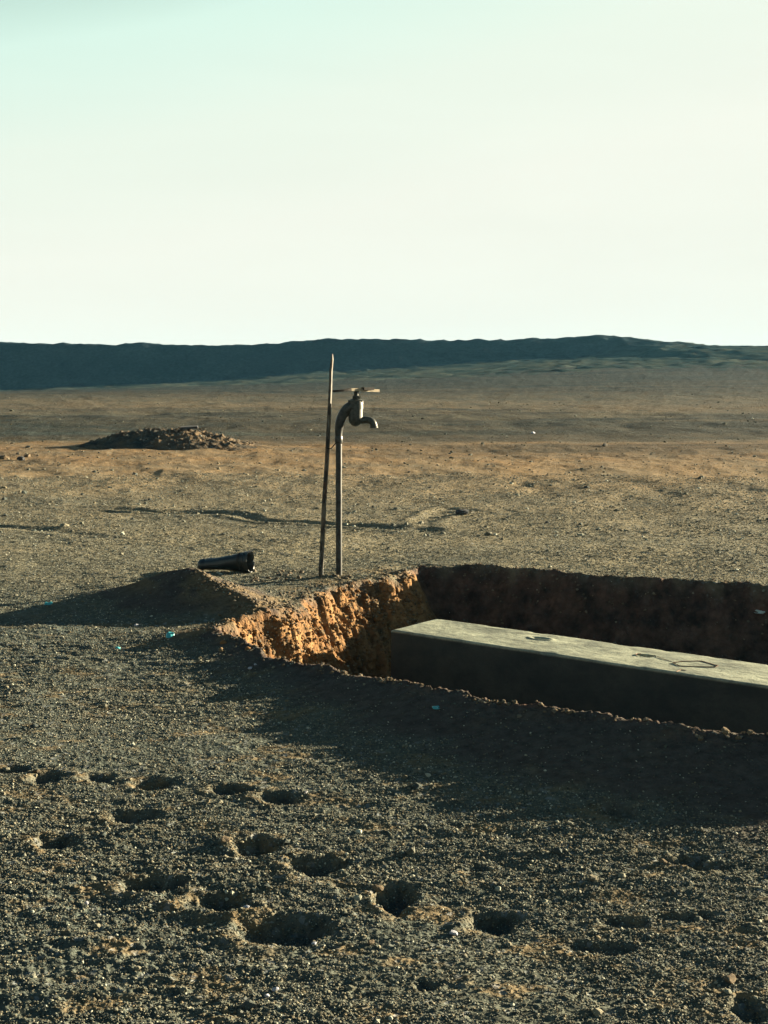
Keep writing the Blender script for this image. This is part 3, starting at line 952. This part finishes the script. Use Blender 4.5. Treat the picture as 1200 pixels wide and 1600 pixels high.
def tap():
    bx, by, bz = on_ground(530, 899)
    Y = by
    sc = Y / FPX / 7.5 * math.sqrt(1)                     # one pixel of the 7.5 x enlargement in metres
    base = Vector((bx, by, bz))
    root = thing('standpipe_tap', base, 'old grey water tap with flat bar handle on an upright iron pipe', 'tap')
    def T(u, v, dy=0.0):
        p = at_depth(480 + u / 7.5, 580 + v / 7.5, Y)
        return Vector((p.x - base.x, dy, p.z - base.z))
    g = at_depth(529.5, 910, Y) - base
    path = [(g.x, 0, g.z - .06), T(371, 1700), T(370, 1300), T(371, 1000), T(369, 820), T(368, 740), T(376, 640), T(393, 565), T(425, 498), T(470, 462), T(500, 455)]
    rads = [.0188, .0188, .0188, .0188, .0190, .0215, .0260, .0280, .0290, .0300, .0300]
    p, r = smooth_path(path, rads, 8)
    # slight hand-made waviness
    p = [Vector((q.x + .0004 * math.sin(i * .7), q.y + .0003 * math.cos(i * .5), q.z)) for i, q in enumerate(p)]
    tube('pipe', p, r, M_PIPE, root, seg=20)
    # collar where the elbow screws on
    c = T(369, 800); lathe('coupling', [(.0215, c.z - .020), (.0235, c.z - .017), (.0235, c.z + .016), (.0215, c.z + .020)], (c.x, 0), M_PIPE, root)
    # valve body: round bulb
    cb = T(567, 585)
    prof = []
    zt, zb = T(0, 430).z, T(0, 648).z
    for k in range(17):
        f = k / 16
        z = zb + (zt - zb) * f
        rad = sc * 85 * math.sqrt(max(.02, 1 - (1 - min(1, f / .42)) ** 2))
        prof.append((rad, z))
    lathe('valve_body', prof, (cb.x, 0), M_BODY, root)
    # bonnet
    ax = T(571, 0).x
    zz = lambda v: T(0, v).z
    lathe('bonnet', [(sc * 86, zz(440)), (sc * 86, zz(400)), (sc * 86, zz(352)), (sc * 78, zz(338)), (sc * 66, zz(328)), (sc * 40, zz(322))], (ax, 0), M_BODY, root, seg=20)
    lathe('bonnet_nut', [(sc * 96, zz(364)), (sc * 98, zz(356)), (sc * 98, zz(338)), (sc * 60, zz(332))], (ax - sc * 6, 0), M_BODY, root, seg=6)
    lathe('packing_nut', [(sc * 44, zz(328)), (sc * 50, zz(320)), (sc * 50, zz(298)), (sc * 38, zz(284))], (ax + sc * 3, 0), M_BODY, root, seg=6)
    lathe('spindle', [(sc * 28, zz(290)), (sc * 26, zz(262)), (sc * 31, zz(250)), (sc * 31, zz(232))], (ax + sc * 2, 0), M_BODY, root, seg=14)
    # small ring hanging at the packing nut
    rc = T(618, 298, -.012)
    tube('seal_ring', [rc + Vector((.006 * math.cos(a * math.pi / 5), 0, .007 * math.sin(a * math.pi / 5))) for a in range(11)], [.0022] * 11, M_HANDLE, root, seg=6)
    # spout
    p, r = smooth_path([T(575, 575), T(640, 572), T(700, 571), T(742, 580), T(768, 604), T(780, 635), T(781, 655)], [.024, .0225, .021, .021, .0215, .0215, .0205], 6)
    tube('spout', p, r, M_BODY, root, seg=18, cap=True)
    q = T(781, 657)
    lathe('spout_lip', [(.0215, q.z - .004), (.024, q.z - .003), (.024, q.z + .006), (.0215, q.z + .008)], (q.x, 0), M_BODY, root, seg=18)
    # inlet boss between elbow and body
    p, r = smooth_path([T(420, 500), T(470, 448), T(520, 420), T(560, 410)], [.030, .034, .037, .036], 5)
    tube('inlet', p, r, M_BODY, root, seg=18)
    # bar handle: a flat forged bar, its ends bent, turned a little away from the picture plane
    def bar(name, pts, half_w, thick, mat):
        V = []; F = []
        n = len(pts)
        for i, (u, v, hw, dy) in enumerate(pts):
            c = T(u, v, dy)
            for sy, sz in ((-1, -1), (1, -1), (1, 1), (-1, 1)):
                V.append(c + Vector((-.6 * sy * hw, .8 * sy * hw, sz * thick / 2)))
        for i in range(n - 1):
            for k in range(4):
                F.append((i * 4 + k, i * 4 + (k + 1) % 4, (i + 1) * 4 + (k + 1) % 4, (i + 1) * 4 + k))
        F.append((0, 1, 2, 3)); F.append(tuple((n - 1) * 4 + k for k in (3, 2, 1, 0)))
        return link(name, mesh_vf(name, V, F, False), mat, root)
    bar('handle', [(506, 214, .010, -.050), (540, 215, .012, -.034), (580, 216, .013, -.016), (640, 219, .012, .010), (720, 225, .009, .044), (842, 231, .006, .090)], 0, .0165, M_HANDLE)
    bar('handle_arm', [(312, 229, .006, -.120), (360, 226, .010, -.105), (420, 221, .012, -.085), (470, 216, .013, -.066), (510, 216, .012, -.050)], 0, .0130, M_GRIP)
    bar('handle_tab', [(652, 204, .014, .000), (700, 204, .015, .020), (768, 207, .014, .046)], 0, .0150, M_GRIP)
    lathe('handle_screw', [(.007, zz(204)), (.007, zz(196)), (.004, zz(192))], (T(600, 0).x, 0), M_BODY, root, seg=8)
    return Y
TAPY = tap()

# ------------------------------------------------------------------ thin rod beside the pipe, tied with wire
def rod():
    bx, by, bz = on_ground(502, 901)
    base = Vector((bx, by, bz)); Y = by
    root = thing('thin_rod', base, 'thin leaning rod with flaking paint, left of the tap pipe', 'rod')
    px = [(501.4, 912, 4.4), (501.8, 890, 4.4), (503.6, 850, 4.2), (505.3, 810, 4.2), (507.2, 770, 4.1), (510.0, 735, 4.0), (511.6, 705, 3.9), (513.0, 675, 3.7), (514.6, 640, 3.5), (516.0, 610, 3.3), (517.4, 580, 3.0), (518.8, 562, 2.5), (519.2, 553, .9)]
    V = []; F = []
    for i, (x, y, hw) in enumerate(px):
        c = at_depth(x, y, Y) - base
        w = .84 * hw * Y / FPX
        jx = random.uniform(-.0009, .0009)
        for sx, sy in ((-1, -.55), (-.35, -1), (.40, -.95), (1, .3), (.3, .9), (-.8, .6)):
            V.append(c + Vector((sx * w + jx, sy * w * .8, 0)))
    n = len(px)
    for i in range(n - 1):
        for k in range(6):
            F.append((i * 6 + k, i * 6 + (k + 1) % 6, (i + 1) * 6 + (k + 1) % 6, (i + 1) * 6 + k))
    F.append(tuple(range(6))[::-1]); F.append(tuple((n - 1) * 6 + k for k in range(6)))
    t = NT('flaking_paint', .6, .15)
    n1 = t.noise(9, 4, .6, stretch=(1, 1, .7)); n2 = t.noise(60, 4, .6, stretch=(1, 1, .25))
    c = t.mix(t.ramp(n1, [(.50, 0.0), (.58, 1.0)]), (.020, .020, .019), (.060, .028, .016))
    c = t.mix(t.ramp(n2, [(.44, 0.0), (.56, .85)]), c, (.095, .085, .065))
    t.color(c); t.normal(t.bump(n2, .0006, .5))
    link('shaft', mesh_vf('shaft', V, F, False), t.m, root)
    w = [at_depth(508.6, 699, Y - .012), at_depth(513, 701, Y - .018), at_depth(518, 700, Y - .01), at_depth(523, 694, Y - .012), at_depth(528, 691, Y - .024), at_depth(534, 693, Y - .02)]
    p, r = smooth_path([q - base for q in w], [.0030] * 6, 5)
    tube('tie_wire', p, r, M_GRIP, root, seg=6)
rod()

# ------------------------------------------------------------------ black tube lying on the hump
def black_tube():
    x, y, z = on_ground(350, 893)
    Y = y
    l = at_depth(311, 882, Y + .05); r_ = at_depth(392, 878, Y - .05)
    axis = (r_ - l); L = axis.length
    s = Y / FPX
    root = thing('black_tube', (l + r_) / 2 - Vector((0, 0, .05)), 'crushed black plastic tube with a torn open end, lying on the spoil hump', 'tube')
    base = root.location
    seg, n = 28, 26
    d = axis.normalized(); up = Vector((0, 0, 1)); up = (up - d * up.dot(d)).normalized(); side = d.cross(up)
    V = []; F = []
    prof = [(0.0, .2), (0.0, .56), (.03, .74), (.10, .84), (.13, .78), (.18, .90)] + [(.18 + .72 * k / 12, .90 + .50 * k / 12) for k in range(1, 13)] + [(.91, 1.55), (.93, 1.42), (.96, 1.44), (1.0, 1.5)]
    R0 = 11.6 * s
    rr = random.Random(4)
    def ringv(t, rad, jag=0):
        out = []
        for k in range(seg):
            a = 2 * math.pi * k / seg
            dent = 1 + .07 * float(perlin(np.array([k * .9 + 3]), np.array([t * 5]))[0]) - .12 * math.sin(2 * a + 4 * t) - .10 * math.exp(-((a - 4.2) / .5) ** 2) * math.sin(t * 9) - .12 * math.exp(-((a - 5.6) / .6) ** 2) * math.exp(-((t - .5) / .18) ** 2)
            jx = jag * rr.uniform(-1, 1) * L
            out.append(l - base + d * (t * L + jx) + up * math.cos(a) * rad * dent * .93 + side * math.sin(a) * rad * dent)
        return out
    for t, f in prof: V += ringv(t, R0 * f, .018 if t == 1.0 else 0)
    inner = [(.985, 1.34), (.93, 1.30), (.86, 1.26), (.84, .1)]
    for t, f in inner: V += ringv(t, R0 * f)
    tot = len(prof) + len(inner)
    for i in range(tot - 1):
        for k in range(seg):
            k2 = (k + 1) % seg
            F.append((i * seg + k, i * seg + k2, (i + 1) * seg + k2, (i + 1) * seg + k))
    F.append(tuple(range(seg)))
    t = NT('black_plastic', .45, .35)
    t.color(t.mix(t.noise(30, 4), (.006, .008, .009), (.02, .026, .028)))
    t.normal(t.bump(t.noise(25, 3), .004, .6))
    link('shell', mesh_vf('shell', V, F, True, 50), t.m, root)
    t2 = NT('dusty_plastic', .8, .3); t2.color((.020, .021, .021))
    # pale torn flaps at the rim
    for k, (a, h) in enumerate(((.35, 1.0), (-.25, .8), (-.9, .7))):
        c = l - base + d * L + (up * math.cos(a) + side * math.sin(a)) * R0 * 1.42
        e1 = (d * .02 + up * .010 * h + Vector((0, -.004, 0)))
        e2 = side.lerp(up, .3).normalized() * .010
        nrm = e1.cross(e2).normalized() * .0015
        pts = [c - e2 - d * .012, c + e2 - d * .012, c + e2 * .6 + e1, c - e2 * .4 + e1 * .8]
        V = pts + [q + nrm for q in pts]
        F = [(0, 1, 2, 3), (7, 6, 5, 4), (0, 4, 5, 1), (1, 5, 6, 2), (2, 6, 7, 3), (3, 7, 4, 0)]
        link('torn_flap', mesh_vf('torn_flap', V, F, False), M_PALE, root)
    # band of tape round the mouth end
    V = ringv(.80, R0 * 1.40) + ringv(.815, R0 * 1.435) + ringv(.835, R0 * 1.44) + ringv(.85, R0 * 1.42)
    F = [(i * seg + k, i * seg + (k + 1) % seg, (i + 1) * seg + (k + 1) % seg, (i + 1) * seg + k) for i in range(3) for k in range(seg)]
    link('band', mesh_vf('band', V, F), t2.m, root)
black_tube()

# ------------------------------------------------------------------ scraps of litter
def scrap(px, py, w_px, mat, label, name='plastic_scrap', tilt=0.3, asp=.7):
    x, y, z = on_ground(px, py)
    s = w_px * y / FPX / 2
    n = 7
    V = []; F = []
    rr = random.Random(int(px))
    for j in range(n):
        for i in range(n):
            u, v = i / (n - 1) * 2 - 1, j / (n - 1) * 2 - 1
            k = 1 - .25 * (u * u * v * v)
            zz = s * (.35 * math.sin(u * 2.3 + px) * math.cos(v * 2.1) + rr.uniform(-.06, .06)) + s * .35
            V.append((u * s * k * (1 + rr.uniform(-.08, .08)), v * s * asp * k * (1 + rr.uniform(-.1, .1)), zz))
    for j in range(n - 1):
        for i in range(n - 1):
            a = j * n + i
            F.append((a, a + 1, a + n + 1, a + n))
    me = mesh_vf(name, V, F, True)
    o = link(name, me, mat, label=label, category='litter')
    md = o.modifiers.new('thickness', 'SOLIDIFY'); md.thickness = .002
    o.location = (x, y, z); o.rotation_euler = (tilt, rr.uniform(-.2, .2), rr.uniform(-.5, .5))
    return o
tb = NT('turquoise_plastic', .4, .5); tb.color((.035, .24, .27))
scrap(76, 945, 13, tb.m, 'turquoise plastic scrap in the mound shadow, at the left edge')
scrap(266, 995, 13, tb.m, 'brightest turquoise plastic scrap, between the left edge and the pit wall', asp=1.2, tilt=.7)
scrap(184, 1014, 9, tb.m, 'small dull turquoise scrap in the shade at left')
scrap(681, 1108, 13, tb.m, 'turquoise scrap on the shaded berm in front of the beam')
wp = NT('pale_plastic', .5, .4); wp.color((.30, .38, .38))
scrap(1187, 958, 18, wp.m, 'pale plastic strip stuck in the dark back wall at the right edge', tilt=1.0, asp=.3)

# ------------------------------------------------------------------ thin teal haze over the plain
def haze():
    bm = bmesh.new(); bmesh.ops.create_cube(bm, size=1)
    x0, x1, y0, y1, z0, z1 = -420, 420, -60, 330, -5, 8.5
    for v in bm.verts:
        v.co = Vector((x0 if v.co.x < 0 else x1, y0 if v.co.y < 0 else y1, z0 if v.co.z < 0 else z1))
    me = bpy.data.meshes.new('haze'); bm.to_mesh(me); bm.free()
    m = bpy.data.materials.new('haze_air'); m.use_nodes = True
    n, l = m.node_tree.nodes, m.node_tree.links
    n.clear()
    vol = n.new('ShaderNodeVolumePrincipled'); out = n.new('ShaderNodeOutputMaterial')
    vol.inputs['Color'].default_value = (.22, .64, 1.0, 1)
    vol.inputs['Density'].default_value = HAZE
    vol.inputs['Anisotropy'].default_value = .2
    l.new(vol.outputs[0], out.inputs['Volume'])
    link('haze', me, m, kind='stuff')
HAZE = .00015
haze()
